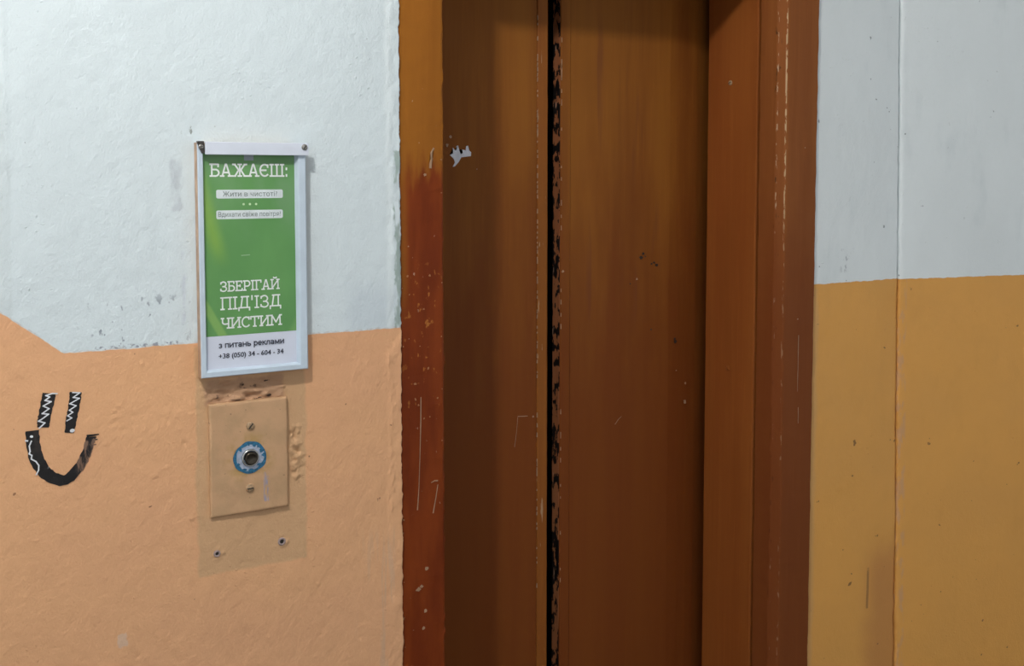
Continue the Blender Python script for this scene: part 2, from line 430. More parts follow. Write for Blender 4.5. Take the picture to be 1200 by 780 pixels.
for _ in range(26):   # pocked cluster to the right of the smiley
    pts.append((rr.uniform(0.37, 0.52), rr.uniform(0.98, 1.16), rr.uniform(0.0018, 0.0036), rr.uniform(0.0016, 0.003), rr.choice((-1, 1, 1)) * rr.uniform(0.0010, 0.0024)))
for _ in range(150):   # lumpy filler right of the call panel
    pts.append((0.712 + rr.gauss(0, 0.006), rr.uniform(0.985, 1.085), rr.uniform(0.0015, 0.003), rr.uniform(0.0018, 0.004), rr.choice((-1, 1)) * rr.uniform(0.0012, 0.0032)))
for _ in range(70):   # rough mortar between the notice and the panel
    pts.append((rr.uniform(0.545, 0.69), rr.uniform(1.146, 1.180), rr.uniform(0.003, 0.012), rr.uniform(0.002, 0.004), rr.choice((-1, 1)) * rr.uniform(0.0015, 0.0045)))
for zz in np.arange(0.9, 1.24, 0.012):   # paint beads beside the jamb
    if rr.random() < 0.75:
        pts.append((0.9075 + rr.gauss(0, 0.003), zz, 0.0022, rr.uniform(0.003, 0.008), rr.uniform(0.0008, 0.0024)))
for px_, pz_ in ((0.6824, 0.8708), (0.5605, 0.8699)):
    for k in range(9):
        a = rr.uniform(0, 6.28); q = rr.uniform(0.007, 0.012)
        pts.append((px_ + q * math.cos(a), pz_ + q * math.sin(a), 0.0026, 0.0026, rr.uniform(-0.0010, 0.0040)))
h += blobs(Xg, Zg, pts)
ridge = sstep(0.897, 0.912, Xg)
h += ridge * (0.0012 + 0.0026 * fbm(Xg * 60, Zg * 30, 3)) + 0.0012 * np.exp(-((Xg - 0.231) / 0.004) ** 2) * sstep(1.25, 1.6, Zg)
Xr = Xg + sstep(0.915, 0.930, Xg) * 0.0030 * fbm(Zg * 90, Zg * 0 + 3.3, 4)
wall_left = grid_slab('wall_left', np.stack([Xr, -h, Zg], -1), 0.35, MAT_LEFT)
tag(wall_left, 'left wall, white plaster above and peach paint below, beside the lift', 'wall', kind='structure')

EDGE = lambda z: 2.3705 + (2.005 - z) * 0.0194
us = axis((0.0, 1.0, 0.016)); zs2 = axis((0.0, 2.2, 0.006), (2.2, 3.0, 0.06))
U, Z2 = np.meshgrid(us, zs2, indexing='ij')
X2 = 2.050 + U * (EDGE(Z2) - 0.0045 + 0.004 * fbm(Z2 * 30, Z2 * 0 + 1.7, 4) - 2.050)
h2 = -0.006 + 0.004 * fbm(X2 * 5, Z2 * 3, 3) + 0.0007 * fbm(X2 * 40, Z2 * 25, 3)
h2 -= 0.006 * sstep(2.25, 2.40, X2)
pts = [(rr.uniform(2.07, 2.38), rr.uniform(0.3, 2.0), rr.uniform(0.004, 0.012), rr.uniform(0.004, 0.012), rr.uniform(-0.001, 0.0014)) for _ in range(45)]
h2 += blobs(X2, Z2, pts)
wall_mid = grid_slab('wall_middle', np.stack([X2, -h2, Z2], -1), 0.35, MAT_MID)
tag(wall_mid, 'narrow wall strip right of the lift, grey white above ochre paint', 'wall', kind='structure')

ss = np.concatenate([[0.0, 0.0006, 0.0018, 0.0035, 0.006, 0.010], axis((0.016, 0.9, 0.014), (0.9, 2.4, 0.1))])
S, Z3 = np.meshgrid(ss, zs2, indexing='ij')
A = math.radians(13.0)
rnd = 0.006 * (1 - np.sqrt(np.clip(1 - (1 - np.clip(S / 0.010, 0, 1)) ** 2, 0, 1)))
h3 = 0.003 * fbm(S * 5 + 9, Z3 * 3, 3) + 0.0006 * fbm(S * 40, Z3 * 30 + 5, 3) + 0.0016 * np.exp(-(S / 0.02) ** 2) * fbm(Z3 * 40, S * 60, 3)
X3 = EDGE(Z3) + S * math.cos(A) + (1 - sstep(0, 0.012, S)) * 0.0022 * fbm(Z3 * 60, Z3 * 0 + 8.8, 4)
Y3 = 0.006 - S * math.sin(A) - h3 + rnd
wall_right = grid_slab('wall_right', np.stack([X3, Y3, Z3], -1), 0.35, MAT_RIGHT)
tag(wall_right, 'far right wall panel, pale above and ochre below, standing slightly forward', 'wall', kind='structure')

# wall above the portal
hd = link('wall_above_lift', bm_mesh('wall_above_lift', box_bm(0.930, 2.052, 0.006, 0.35, 2.225, 3.0)), MAT_MID)
tag(hd, 'plain plaster above the lift doorway', 'wall', kind='structure')
fl = link('floor', bm_mesh('floor', box_bm(-1.4, 4.7, -3.4, 0.6, -0.1, 0.0)), MAT_FLOOR)
tag(fl, 'grey concrete floor of the lift landing', 'floor', kind='structure')
ce = link('ceiling', bm_mesh('ceiling', box_bm(-1.4, 4.7, -3.4, 0.6, 3.0, 3.1)), MAT_CEIL)
tag(ce, 'whitewashed ceiling of the lift landing', 'ceiling', kind='structure')

# ------------------------------------------------------------------ lift portal
def extrude_profile(name, prof, z0, z1, mats, parent, dz=0.01, amp=0.0006, edge_amp=None, smooth_deg=30):
    """closed profile of (x, y) swept up with slight hand painted unevenness"""
    k = len(prof)
    zz = np.linspace(z0, z1, max(2, int((z1 - z0) / dz)))
    V = []
    for z in zz:
        for i, (x, y) in enumerate(prof):
            a = amp * 2 * (fbm(z * 25, i * 3.1, 3))
            if edge_amp and i in edge_amp: a += edge_amp[i] * 2 * min(0.0, float(fbm(z * 70, i * 7.7, 3)) + 0.25)
            V.append((x - a, y + a, z))
    F = []
    for j in range(len(zz) - 1):
        for i in range(k):
            F.append((j * k + i, j * k + (i + 1) % k, (j + 1) * k + (i + 1) % k, (j + 1) * k + i))
    F.append(tuple(range(k))[::-1]); F.append(tuple((len(zz) - 1) * k + i for i in range(k)))
    me = pymesh(name, V, F)
    bm = bmesh.new(); bm.from_mesh(me); bmesh.ops.recalc_face_normals(bm, faces=bm.faces); bm.to_mesh(me); bm.free()
    return link(name, me, mats, parent)

portal = empty('trim_1')
tag(portal, 'brown painted metal portal framing the lift doorway', 'door frame', kind='structure')
LINTEL = 2.083
jl_prof = [(0.915, 0.30), (0.915, 0.004), (0.950, 0.003), (0.985, 0.003), (1.022, 0.003), (1.0262, 0.0042), (1.028, 0.008), (1.028, 0.080), (1.020, 0.080), (1.020, 0.30)]
extrude_profile('jamb', jl_prof, 0.0, LINTEL + 0.098, MAT_JAMB_L, portal, edge_amp={4: 0.0012, 5: 0.0026, 6: 0.0026})
jr_prof = [(2.062, 0.30), (2.062, 0.002), (2.0605, -0.001), (2.057, -0.002), (2.01, -0.002), (1.962, -0.002), (1.957, -0.0005), (1.9555, 0.002), (1.9495, 0.016), (1.9470, 0.021), (1.946, 0.025), (1.946, 0.078), (1.995, 0.078), (1.995, 0.30)]
extrude_profile('jamb', jr_prof, 0.0, LINTEL + 0.098, MAT_JAMB_R, portal, edge_amp={7: 0.0008})
link('portal_head', bm_mesh('portal_head', box_bm(1.0285, 1.9455, 0.0, 0.30, LINTEL, LINTEL + 0.098, 0.003)), MAT_JAMB_R, portal)
rl_prof = [(0.985, 0.087), (1.024, 0.087), (1.0275, 0.0885), (1.0285, 0.092), (1.0285, 0.262), (0.985, 0.262)]
extrude_profile('reveal_panel', rl_prof, 0.0, LINTEL - 0.001, MAT_REVEAL, portal, dz=0.05)
rr_prof = [(1.99, 0.0885), (1.950, 0.0885), (1.9475, 0.090), (1.9465, 0.0935), (1.9465, 0.269), (1.99, 0.269)]
rv = extrude_profile('reveal_panel', rr_prof, 0.0, LINTEL - 0.001, MAT_REVEAL, portal, dz=0.03, amp=0.0004)

def round_screw(name, c, nrm, r, mat, parent, slot=True, slot_mat=None, ang=0.4):
    """domed head with a cut slot; c on the surface, nrm pointing out"""
    nrm = Vector(nrm).normalized()
    rot = nrm.to_track_quat('Z', 'Y').to_matrix().to_4x4()
    mat4 = Matrix.Translation(Vector(c)) @ rot @ Matrix.Rotation(ang, 4, 'Z')
    bm = bmesh.new()
    prof = [(r, 0.0), (r * 0.99, r * 0.18), (r * 0.86, r * 0.36), (r * 0.55, r * 0.48), (0.0, r * 0.52)]
    n = 20; rows = []
    for q, (pr, pz) in enumerate(prof[:-1]):
        rows.append([bm.verts.new((pr * math.cos(2 * math.pi * i / n), pr * math.sin(2 * math.pi * i / n), pz)) for i in range(n)])
    for a, b in zip(rows, rows[1:]):
        for i in range(n): bm.faces.new((a[i], a[(i + 1) % n], b[(i + 1) % n], b[i]))
    top = bm.verts.new((0, 0, prof[-1][1]))
    for i in range(n): bm.faces.new((rows[-1][i], rows[-1][(i + 1) % n], top))
    bm.transform(mat4)
    o = link(name, bm_mesh(name, bm), mat, parent, True)
    if slot:
        b2 = box_bm(-r * 0.72, r * 0.72, -r * 0.13, r * 0.13, r * 0.2, r * 0.56, 0)
        b2.transform(mat4)
        link('slot', bm_mesh('slot', b2), slot_mat or MAT_SCREW_DARK, o)
    return o

round_screw('screw', (1.9462, 0.1852, 1.7874), (-1, 0, 0), 0.0065, MAT_SCREW_PAINT, portal, True)
round_screw('screw', (1.9462, 0.1810, 1.0566), (-1, 0, 0), 0.0060, MAT_REVEAL, portal, False)

def decals(name, polys, mat, parent, off=(0, -0.0004, 0), plane='XZ', y=0.0, kind=None):
    """thin raised patches: list of outlines in the wall plane"""
    bm = bmesh.new()
    for P in polys:
        if plane == 'XZ': v3 = [Vector((a, y, b)) for a, b in P]
        else: v3 = [Vector((y, a, b)) for a, b in P]
        vs = [bm.verts.new(p + Vector(off)) for p in v3]
        try: f = bm.faces.new(vs)
        except ValueError: continue
        bk = [bm.verts.new(p) for p in v3]
        n = len(vs)
        for i in range(n): bm.faces.new((vs[i], vs[(i + 1) % n], bk[(i + 1) % n], bk[i]))
    bmesh.ops.triangulate(bm, faces=[f for f in bm.faces if len(f.verts) > 4])
    o = link(name, bm_mesh(name, bm), mat, parent)
    if kind: o['kind'] = kind
    return o

def blot(x, z, r, n=9, j=0.4, sx=1.0, seed=None):
    q = random.Random(seed if seed is not None else int(x * 1e5 + z * 1e4))
    return [(x + sx * r * (1 + q.uniform(-j, j)) * math.cos(2 * math.pi * i / n), z + r * (1 + q.uniform(-j, j)) * math.sin(2 * math.pi * i / n)) for i in range(n)]

def ribbon(pts, w0, w1=None, j=0.0, seed=1):
    """outline of a polyline of varying width"""
    q = random.Random(seed); w1 = w0 if w1 is None else w1
    n = len(pts); L = []; R = []
    for i, p in enumerate(pts):
        a = Vector(pts[max(0, i - 1)]); b = Vector(pts[min(n - 1, i + 1)])
        t = (b - a).normalized() if (b - a).length > 0 else Vector((1, 0))
        nn = Vector((-t.y, t.x)); w = (w0 + (w1 - w0) * i / max(1, n - 1)) / 2 * (1 + q.uniform(-j, j))
        L.append(tuple(Vector(p) + nn * w)); R.append(tuple(Vector(p) - nn * w))
    return L + R[::-1]

# scratches and bare chips of the left jamb
sc_ = [ribbon([(0.9745, 1.112), (0.9738, 1.06), (0.9715, 0.99), (0.9690, 0.93), (0.9655, 0.885)], 0.0012, 0.0016, 0.4, 2),
       ribbon([(0.9965, 0.936), (1.004, 0.939), (1.0115, 0.938)], 0.0014, 0.003, 0.4, 3),
       ribbon([(1.0115, 0.930), (1.007, 0.905), (1.0005, 0.873)], 0.0016, 0.0022, 0.4, 4),
       ribbon([(1.006, 1.606), (1.000, 1.596), (1.001, 1.585), (0.9985, 1.575), (0.998, 1.566)], 0.003, 0.004, 0.5, 5),
       blot(0.986, 1.553, 0.0028), blot(0.9665, 0.722, 0.0045, j=0.6), blot(0.974, 0.727, 0.003, j=0.6), blot(0.982, 0.675, 0.0035), blot(0.985, 0.762, 0.0035), blot(0.9775, 0.640, 0.003)]
decals('paint_scratches', sc_, MAT_SCRATCH, portal, y=0.0028, off=(0, -0.0011, 0), kind='stuff')
sc_ = []
for _ in range(16):
    sc_.append(blot(rr.choice((0.934, 0.936, 1.0215, 1.022)) + rr.uniform(-0.001, 0.001), rr.uniform(0.55, 1.6), rr.uniform(0.0008, 0.0018), 6, 0.5))
for _ in range(12):
    sc_.append(blot(rr.uniform(0.945, 1.018), rr.uniform(1.05, 1.36), rr.uniform(0.0010, 0.0028), 7, 0.6))
decals('paint_chips', sc_, simple('orange_brown_chip', (0.36, 0.17, 0.07), 0.6), portal, y=0.0028, off=(0, -0.0011, 0), kind='stuff')
sc_ = [ribbon([(2.009, 1.16), (2.0085, 1.08), (2.008, 1.02)], 0.0014, 0.0008, 0.4, 9), ribbon([(2.012, 0.98), (2.0125, 0.94)], 0.0012, 0.0010, 0.4, 10),
       blot(2.005, 1.20, 0.0018), blot(2.02, 1.62, 0.0015)]
decals('paint_chips', sc_, MAT_SCRATCH, portal, y=-0.0018, off=(0, -0.0011, 0), kind='stuff')

# ------------------------------------------------------------------ lift doors
def leaf_mesh(name, prof, parent=None, mats=MAT_LEAF):
    return extrude_profile(name, prof, 0.004, 2.18, mats, parent, dz=0.03, amp=0.0003)
YD = 0.275
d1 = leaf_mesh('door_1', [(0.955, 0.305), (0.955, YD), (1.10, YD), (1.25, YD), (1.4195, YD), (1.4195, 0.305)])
tag(d1, 'left brown sliding lift door leaf with a white torn flake mark', 'lift door', kind='structure')
extrude_profile('door_lip', [(1.4205, 0.305), (1.4205, YD - 0.001), (1.4225, YD - 0.003), (1.447, YD - 0.003), (1.4500, YD - 0.001), (1.4505, YD + 0.003), (1.4505, 0.305)], 0.004, 2.18, MAT_LIP, d1, dz=0.02, amp=0.0003)
fk = [(1.1985, 1.6015), (1.2045, 1.5955), (1.2065, 1.5905), (1.2030, 1.5835), (1.2065, 1.5845), (1.2125, 1.5910), (1.2165, 1.5980), (1.2205, 1.5985), (1.2320, 1.6000), (1.2325, 1.6060), (1.2290, 1.6090), (1.2275, 1.6160), (1.2245, 1.6150), (1.2235, 1.6085), (1.2180, 1.6100), (1.2190, 1.6045), (1.2155, 1.6030), (1.2130, 1.6100), (1.2115, 1.6160), (1.2090, 1.6150), (1.2085, 1.6090), (1.2060, 1.6090), (1.2035, 1.6125), (1.2020, 1.6100), (1.2035, 1.6040)]
fk = [(1.2137 + (a - 1.2155) * 1.62, 1.5963 + (b - 1.5999) * 1.50) for a, b in fk]
fo = decals('bare_flake', [fk], MAT_FLAKE, d1, y=YD, off=(0, -0.0010, 0)); fo['label'] = 'white torn flake mark'
decals('paint_chips', [blot(1.188, 1.640, 0.0036), blot(1.179, 1.621, 0.0038), blot(1.2565, 1.567, 0.0015),
       ribbon([(1.367, 0.978), (1.385, 0.9765), (1.395, 0.976)], 0.0022, 0.0014, 0.5, 3), ribbon([(1.367, 0.976), (1.3635, 0.94), (1.358, 0.905)], 0.0010, 0.0008, 0.4, 4), blot(1.4105, 0.973, 0.0025)],
       MAT_SCRATCH, d1, y=YD, off=(0, -0.0010, 0), kind='stuff')
ln = []
for z in np.arange(0.55, 1.92, 0.012):
    if rr.random() < (0.65 if z > 1.2 else 0.4): ln.append(ribbon([(1.4205 + rr.uniform(-.0006, .0006), z), (1.4208, z + rr.uniform(0.004, 0.012))], 0.0016, 0.0010, 0.4, int(z * 999)))
decals('chipped_line', ln, MAT_SCRATCH, d1, y=YD - 0.0005, off=(0, -0.0030, 0), kind='stuff')

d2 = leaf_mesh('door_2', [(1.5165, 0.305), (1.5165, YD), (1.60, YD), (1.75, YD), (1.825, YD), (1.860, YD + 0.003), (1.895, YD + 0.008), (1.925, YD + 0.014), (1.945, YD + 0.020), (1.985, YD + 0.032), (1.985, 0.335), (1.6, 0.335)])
tag(d2, 'right brown sliding lift door leaf with a chipped black inner edge', 'lift door', kind='structure')
extrude_profile('door_lip', [(1.5155, 0.305), (1.5155, YD - 0.0005), (1.5145, YD - 0.0015), (1.4910, YD - 0.0015), (1.4885, YD - 0.0005), (1.4878, YD + 0.0015), (1.4878, 0.305)], 0.004, 2.18, MAT_LEAF, d2, dz=0.02, amp=0.0003)
eo = extrude_profile('chipped_edge', [(1.4876, YD + 0.002), (1.4862, YD + 0.0025), (1.4860, 0.306), (1.4876, 0.306)], 0.004, 2.18, MAT_EDGE, d2, dz=0.01, amp=0.0003)
eo['label'] = 'chipped edge with black showing through brown paint'
sp = [blot(1.7405, 1.3548, 0.0035), blot(1.7351, 1.3441, 0.004, sx=1.5), blot(1.748, 1.347, 0.002), blot(1.7959 - 0.02, 1.330, 0.003), blot(1.768, 1.327, 0.0025), blot(1.784, 1.324, 0.0045), blot(1.7783 - 0.01, 1.158, 0.0025), blot(1.8491, 1.1216, 0.0045), blot(1.846, 1.128, 0.003), blot(1.7, 1.28, 0.002)]
decals('dark_spots', sp, MAT_BLACKSPOT, d2, y=YD, off=(0, -0.0008, 0), kind='stuff')
decals('paint_chips', [blot(1.8830, 1.0082, 0.0028), blot(1.8828, 0.9585, 0.0045), blot(1.8798, 0.962, 0.002), blot(1.721, 1.2906, 0.0028), blot(1.852, 1.045, 0.0018),
       ribbon([(1.655, 0.925), (1.667, 0.938), (1.675, 0.943)], 0.0010, 0.0006, 0.2, 5)], MAT_SCRATCH, d2, y=YD, off=(0, -0.0009, 0), kind='stuff')
ln = [blot(1.4945, 1.3201, 0.0030)]
for z in np.arange(0.55, 1.90, 0.03):
    if rr.random() < 0.5: ln.append(ribbon([(1.4895, z), (1.4895, z + rr.uniform(0.004, 0.016))], 0.0014, 0.0010, 0.4, int(z * 777)))
ln.append(ribbon([(1.4895, 1.78), (1.4895, 1.83)], 0.0022, 0.0016, 0.3, 1))
decals('chipped_line', ln, MAT_SCRATCH, d2, y=YD - 0.0005, off=(0, -0.0018, 0), kind='stuff')
# rubber buffer in the gap and a black sheet painted for the darkness behind
sl = extrude_profile('rubber_buffer', [(1.452, 0.306), (1.452, 0.296), (1.458, 0.292), (1.464, 0.296), (1.464, 0.306)], 0.004, 2.18, MAT_BLACK, d1, dz=0.05, amp=0.0004)
sh = link('shaft_dark_sheet', bm_mesh('shaft_dark_sheet', box_bm(0.92, 2.04, 0.345, 0.40, 0.0, 2.4)), MAT_DARK)
tag(sh, 'black sheet standing in for the darkness behind the gap between the door leaves', 'dark backing', kind='structure')

# ------------------------------------------------------------------ framed notice
notice = empty('framed_notice')
notice.location = (0, 0, 0)
tag(notice, 'framed green and white paper notice hanging on the wall above the call button', 'notice')
NX0, NX1, NZ0, NZ1, NYF = 0.533, 0.7315, 1.1945, 1.609, -0.022
def rail(name, quad_out, quad_in, y_f, y_in, mats):
    """mitred rail: outer edge a->b, inner edge b'->a', front sloping to the poster"""
    (ax, az), (bx, bz) = quad_out; (cx, cz), (dx, dz) = quad_in      # c under b, d under a
    def lerp(p, q, t): return (p[0] + (q[0] - p[0]) * t, p[1] + (q[1] - p[1]) * t)
    prof = [(0.0, -0.001), (0.0, y_f + 0.0025), (0.12, y_f), (0.72, y_f), (0.80, y_f + 0.0015), (1.0, y_in), (1.0, -0.001)]
    V = []
    for e0, e1 in (((ax, az), (dx, dz)), ((bx, bz), (cx, cz))):
        for t, y in prof:
            x, z = lerp(e0, e1, t); V.append((x, y, z))
    k = len(prof)
    F = [(i, (i + 1) % k, k + (i + 1) % k, k + i) for i in range(k)] + [tuple(range(k))[::-1], tuple(range(k, 2 * k))]
    me = pymesh(name, V, F)
    o = link(name, me, mats, notice)
    for p in me.polygons: p.material_index = 0
    me.polygons[0].material_index = 1
    bm = bmesh.new(); bm.from_mesh(me); bmesh.ops.recalc_face_normals(bm, faces=bm.faces); bm.to_mesh(me); bm.free()
    return o
IX0, IX1, IZ0, IZ1 = 0.5450, 0.7120, 1.2075, 1.590
mm_ = [MAT_RAIL, MAT_RAIL_SIDE]
rail('rail', ((NX0, NZ1), (NX0, NZ0)), ((IX0, IZ0), (IX0, NZ1)), NYF, -0.013, mm_)
rail('rail', ((NX1, NZ0), (NX1, NZ1 - 0.006)), ((IX1, NZ1 - 0.006), (IX1, IZ0)), NYF, -0.013, mm_)
rail('rail', ((NX0 + 0.0004, NZ0), (NX1 - 0.0004, NZ0)), ((IX1, IZ0), (IX0, IZ0)), NYF, -0.013, mm_)
tr = link('top_rail', bm_mesh('top_rail', box_bm(0.5455, 0.7345, -0.0275, -0.0222, 1.5880, 1.6105, 0.0012)), MAT_RAIL_TOP, notice)
tb = link('top_batten', bm_mesh('top_batten', box_bm(IX0 + 0.001, IX1 - 0.001, -0.0215, -0.002, 1.592, 1.6085, 0.001)), [MAT_RAIL_SIDE], notice)
round_screw('screw', (0.7265, -0.0275, 1.6030), (0, -1, 0), 0.0056, MAT_SCREW, notice, True, None, 0.9)
bk_ = link('bracket', bm_mesh('bracket', box_bm(0.531, 0.5445, -0.0245, -0.0221, 1.590, 1.6115, 0.001)), MAT_BRACKET, notice)
for v in bk_.data.vertices:
    if v.co.z < 1.6 and v.co.x < 0.538: v.co.x += 0.0085
bk_['label'] = 'rusty dark corner bracket'
round_screw('screw', (0.5385, -0.0245, 1.6015), (0, -1, 0), 0.0045, MAT_SCREW, notice, True, None, 0.2)

pg = link('poster', bm_mesh('poster', box_bm(IX0 - 0.002, IX1 + 0.002, -0.0118, -0.0105, IZ0 - 0.002, IZ1 + 0.002)), MAT_PAPER, notice)
pg['label'] = 'paper notice, green field above a white strip'
YP = -0.0118
link('green_print', bm_mesh('green_print', box_bm(0.5440, 0.7120, YP - 0.0003, YP, 1.2665, IZ1 + 0.001)), MAT_GREEN, pg)
link('tape', bm_mesh('tape', box_bm(0.6185, 0.6360, YP - 0.0009, YP - 0.0003, 1.5785, 1.592, 0.0002)), MAT_TAPE, notice)

def pill(x0, x1, z0, z1, r=0.003):
    P = []
    for cx, cz, a0 in ((x1 - r, z1 - r, 0), (x0 + r, z1 - r, 90), (x0 + r, z0 + r, 180), (x1 - r, z0 + r, 270)):
        for k in range(5):
            a = math.radians(a0 + k * 22.5); P.append((cx + r * math.cos(a), cz + r * math.sin(a)))
    return P
YG = YP - 0.0003
decals('pale_bar', [pill(0.5675, 0.6895, 1.5110, 1.5265)], MAT_PILL, pg, y=YG, off=(0, -0.0002, 0))
decals('pale_bar', [pill(0.5670, 0.6890, 1.4745, 1.4900)], MAT_PILL, pg, y=YG, off=(0, -0.0002, 0))
decals('three_dots', [blot(x, 1.5005, 0.0021, 14, 0) for x in (0.6165, 0.6280, 0.6395)], MAT_DOT, pg, y=YG, off=(0, -0.0002, 0))

# --- slab serif capitals drawn as strokes on a unit height
def arc(cx, cy, rx, ry, a0, a1, n=12):
    return [(cx + rx * math.cos(math.radians(a0 + (a1 - a0) * i / n)), cy + ry * math.sin(math.radians(a0 + (a1 - a0) * i / n))) for i in range(n + 1)]
def sf(x, y, h=0.13): return [(x - h, y), (x + h, y)]
lo, hi = 0.055, 0.945
GL = {
 'Б': (0.74, [[(.17, lo), (.17, hi)], [(.04, hi), (.62, hi), (.62, .76)], [(.04, lo), (.40, lo)] + arc(.42, .30, .24, .245, -90, 90) + [(.17, .545)]]),
 'А': (0.86, [[(.16, lo), (.40, hi), (.46, hi), (.70, lo)], [(.25, .32), (.61, .32)], sf(.15, lo), sf(.71, lo)]),
 'Ж': (1.10, [[(.55, lo), (.55, hi)], [(.16, lo), (.24, .10), (.47, .52), (.22, .90), (.10, hi)], [(.94, lo), (.86, .10), (.63, .52), (.88, .90), (1.0, hi)], [(.44, .52), (.66, .52)], sf(.13, lo), sf(.97, lo), sf(.55, lo), sf(.55, hi), sf(.14, hi, .10), sf(.96, hi, .10)]),
 'Є': (0.74, [arc(.40, .5, .33, .445, 48, 312, 20), [(.62, .72), (.62, .93)], [(.08, .5), (.50, .5)]]),
 'Ш': (1.12, [[(.17, hi), (.17, lo), (.95, lo), (.95, hi)], [(.56, lo), (.56, hi)], sf(.17, hi), sf(.56, hi), sf(.95, hi), sf(.10, lo, .06), sf(1.02, lo, .06)]),
 ':': (0.30, [[(.15, .03), (.15, .17)], [(.15, .55), (.15, .69)]]),
 'З': (0.70, [[(.10, .74), (.10, .90)], arc(.33, .72, .24, .225, 150, -90, 14), arc(.34, .275, .27, .225, 90, -150, 14), [(.26, .50), (.36, .50)], [(.08, .10), (.08, .27)]]),
 'Е': (0.74, [[(.17, lo), (.17, hi)], [(.04, hi), (.63, hi), (.63, .77)], [(.04, lo), (.66, lo), (.66, .24)], [(.17, .51), (.47, .51)], [(.47, .42), (.47, .60)]]),
 'Р': (0.74, [[(.17, lo), (.17, hi)], [(.04, hi), (.42, hi)] + arc(.42, .69, .24, .255, 90, -90) + [(.17, .435)], sf(.17, lo)]),
 'І': (0.40, [[(.20, lo), (.20, hi)], sf(.20, lo, .14), sf(.20, hi, .14)]),
 'Г': (0.66, [[(.17, lo), (.17, hi)], [(.04, hi), (.60, hi), (.60, .74)], sf(.17, lo)]),
 'П': (0.88, [[(.17, lo), (.17, hi)], [(.71, lo), (.71, hi)], [(.04, hi), (.84, hi)], sf(.17, lo), sf(.71, lo)]),
 'Д': (0.92, [[(.22, .10), (.34, hi), (.68, hi), (.68, .10)], [(.24, hi), (.80, hi)], [(.07, -.12), (.07, .10), (.85, .10), (.85, -.12)]]),
 "'": (0.24, [[(.12, .68), (.12, 1.0)]]),
 'Ч': (0.80, [[(.65, lo), (.65, hi)], [(.15, hi), (.15, .62)] + arc(.37, .60, .22, .18, 180, 270, 8) + [(.65, .45)], sf(.65, lo), sf(.65, hi, .11), sf(.15, hi, .11)]),
 'И': (0.92, [[(.17, hi), (.17, lo)], [(.75, lo), (.75, hi)], [(.17, .10), (.75, .90)], sf(.17, lo), sf(.17, hi), sf(.75, lo), sf(.75, hi)]),
 'С': (0.76, [arc(.42, .5, .34, .445, 42, 318, 20), [(.66, .72), (.66, .95)]]),
 'Т': (0.78, [[(.39, lo), (.39, hi)], [(.06, .72), (.06, hi), (.72, hi), (.72, .72)], sf(.39, lo)]),
 'М': (1.06, [[(.16, lo), (.19, hi), (.53, .30), (.87, hi), (.90, lo)], sf(.16, lo), sf(.90, lo), sf(.13, hi, .09), sf(.93, hi, .09)]),
}
GL['Й'] = (0.92, GL['И'][1] + [arc(.46, 1.22, .16, .12, 200, 340, 8)])
GL['Ї'] = (0.46, [[(.23, lo), (.23, hi)], sf(.23, lo, .14), sf(.23, hi, .14)])

def slab_text(name, text, x0, x1, zb, hgt, wt, mat, parent, y):
    tot = sum(GL[ch][0] for ch in text)
    s = (x1 - x0) / tot
    polys = []; x = x0
    for ch in text:
        wd, strokes = GL[ch]
        for st in strokes:
            P = [(x + a * s, zb + b * hgt) for a, b in st]
            for p, q in zip(P, P[1:]):
                d = Vector(q) - Vector(p)
                if d.length < 1e-6: continue
                t = d.normalized() * (wt * 0.30)
                polys.append(ribbon([tuple(Vector(p) - t), tuple(Vector(q) + t)], wt))
        x += wd * s
    bm = bmesh.new()
    for k, P in enumerate(polys):
        bm.faces.new([bm.verts.new((a, y - k * 0.000006, b)) for a, b in P])
    bmesh.ops.recalc_face_normals(bm, faces=bm.faces)
    me = bpy.data.meshes.new(name); bm.to_mesh(me); bm.free()
    return link(name, me, mat, parent)

YT = YG - 0.0004
slab_text('lettering', 'БАЖАЄШ:', 0.5560, 0.7005, 1.5495, 0.0232, 0.0030, MAT_INK, pg, YT)
slab_text('lettering', 'ЗБЕРІГАЙ', 0.5710, 0.6810, 1.3452, 0.0186, 0.0024, MAT_INK, pg, YT)
slab_text('lettering', "ПІД'ЇЗД", 0.5710, 0.6840, 1.3125, 0.0232, 0.0026, MAT_INK, pg, YT)
slab_text('lettering', 'ЧИСТИМ', 0.5715, 0.6845, 1.2790, 0.0195, 0.0026, MAT_INK, pg, YT)

def font_text(name, body, x0, x1, zb, xh, mat, parent, y, bold=0.0):
    cu = bpy.data.curves.new(name, 'FONT')
    cu.body = body; cu.size = 1.0; cu.resolution_u = 2
    tmp = bpy.data.objects.new(name + '_tmp', cu); COL.objects.link(tmp)
    dg = bpy.context.evaluated_depsgraph_get()
    me = bpy.data.meshes.new_from_object(tmp.evaluated_get(dg))
    bpy.data.objects.remove(tmp, do_unlink=True); bpy.data.curves.remove(cu)
    n = len(me.vertices); co = np.zeros(n * 3); me.vertices.foreach_get('co', co); co = co.reshape(-1, 3)
    a, b = co[:, 0].min(), co[:, 0].max()
    out = np.zeros_like(co)
    out[:, 0] = x0 + (co[:, 0] - a) / (b - a) * (x1 - x0)
    out[:, 1] = y
    out[:, 2] = zb + co[:, 1] * xh
    V = []; F = []
    for k, p in enumerate(me.polygons):
        vs = [out[i] for i in p.vertices]
        if p.normal.z < 0: vs = vs[::-1]
        for q, dx in enumerate((0.0, -bold, bold) if bold else (0.0,)):
            F.append(tuple(range(len(V), len(V) + len(vs))))
            V += [(v[0] + dx, v[1] - k * 3e-7 - q * 5e-5, v[2] + 0.4 * dx) for v in vs]
    bpy.data.meshes.remove(me)
    return link(name, pymesh(name, V, F), mat, parent)
font_text('lettering', 'Жити в чистоті?', 0.5790, 0.6790, 1.5145, 0.0125, MAT_INK_GREY, pg, YT - 0.0001)
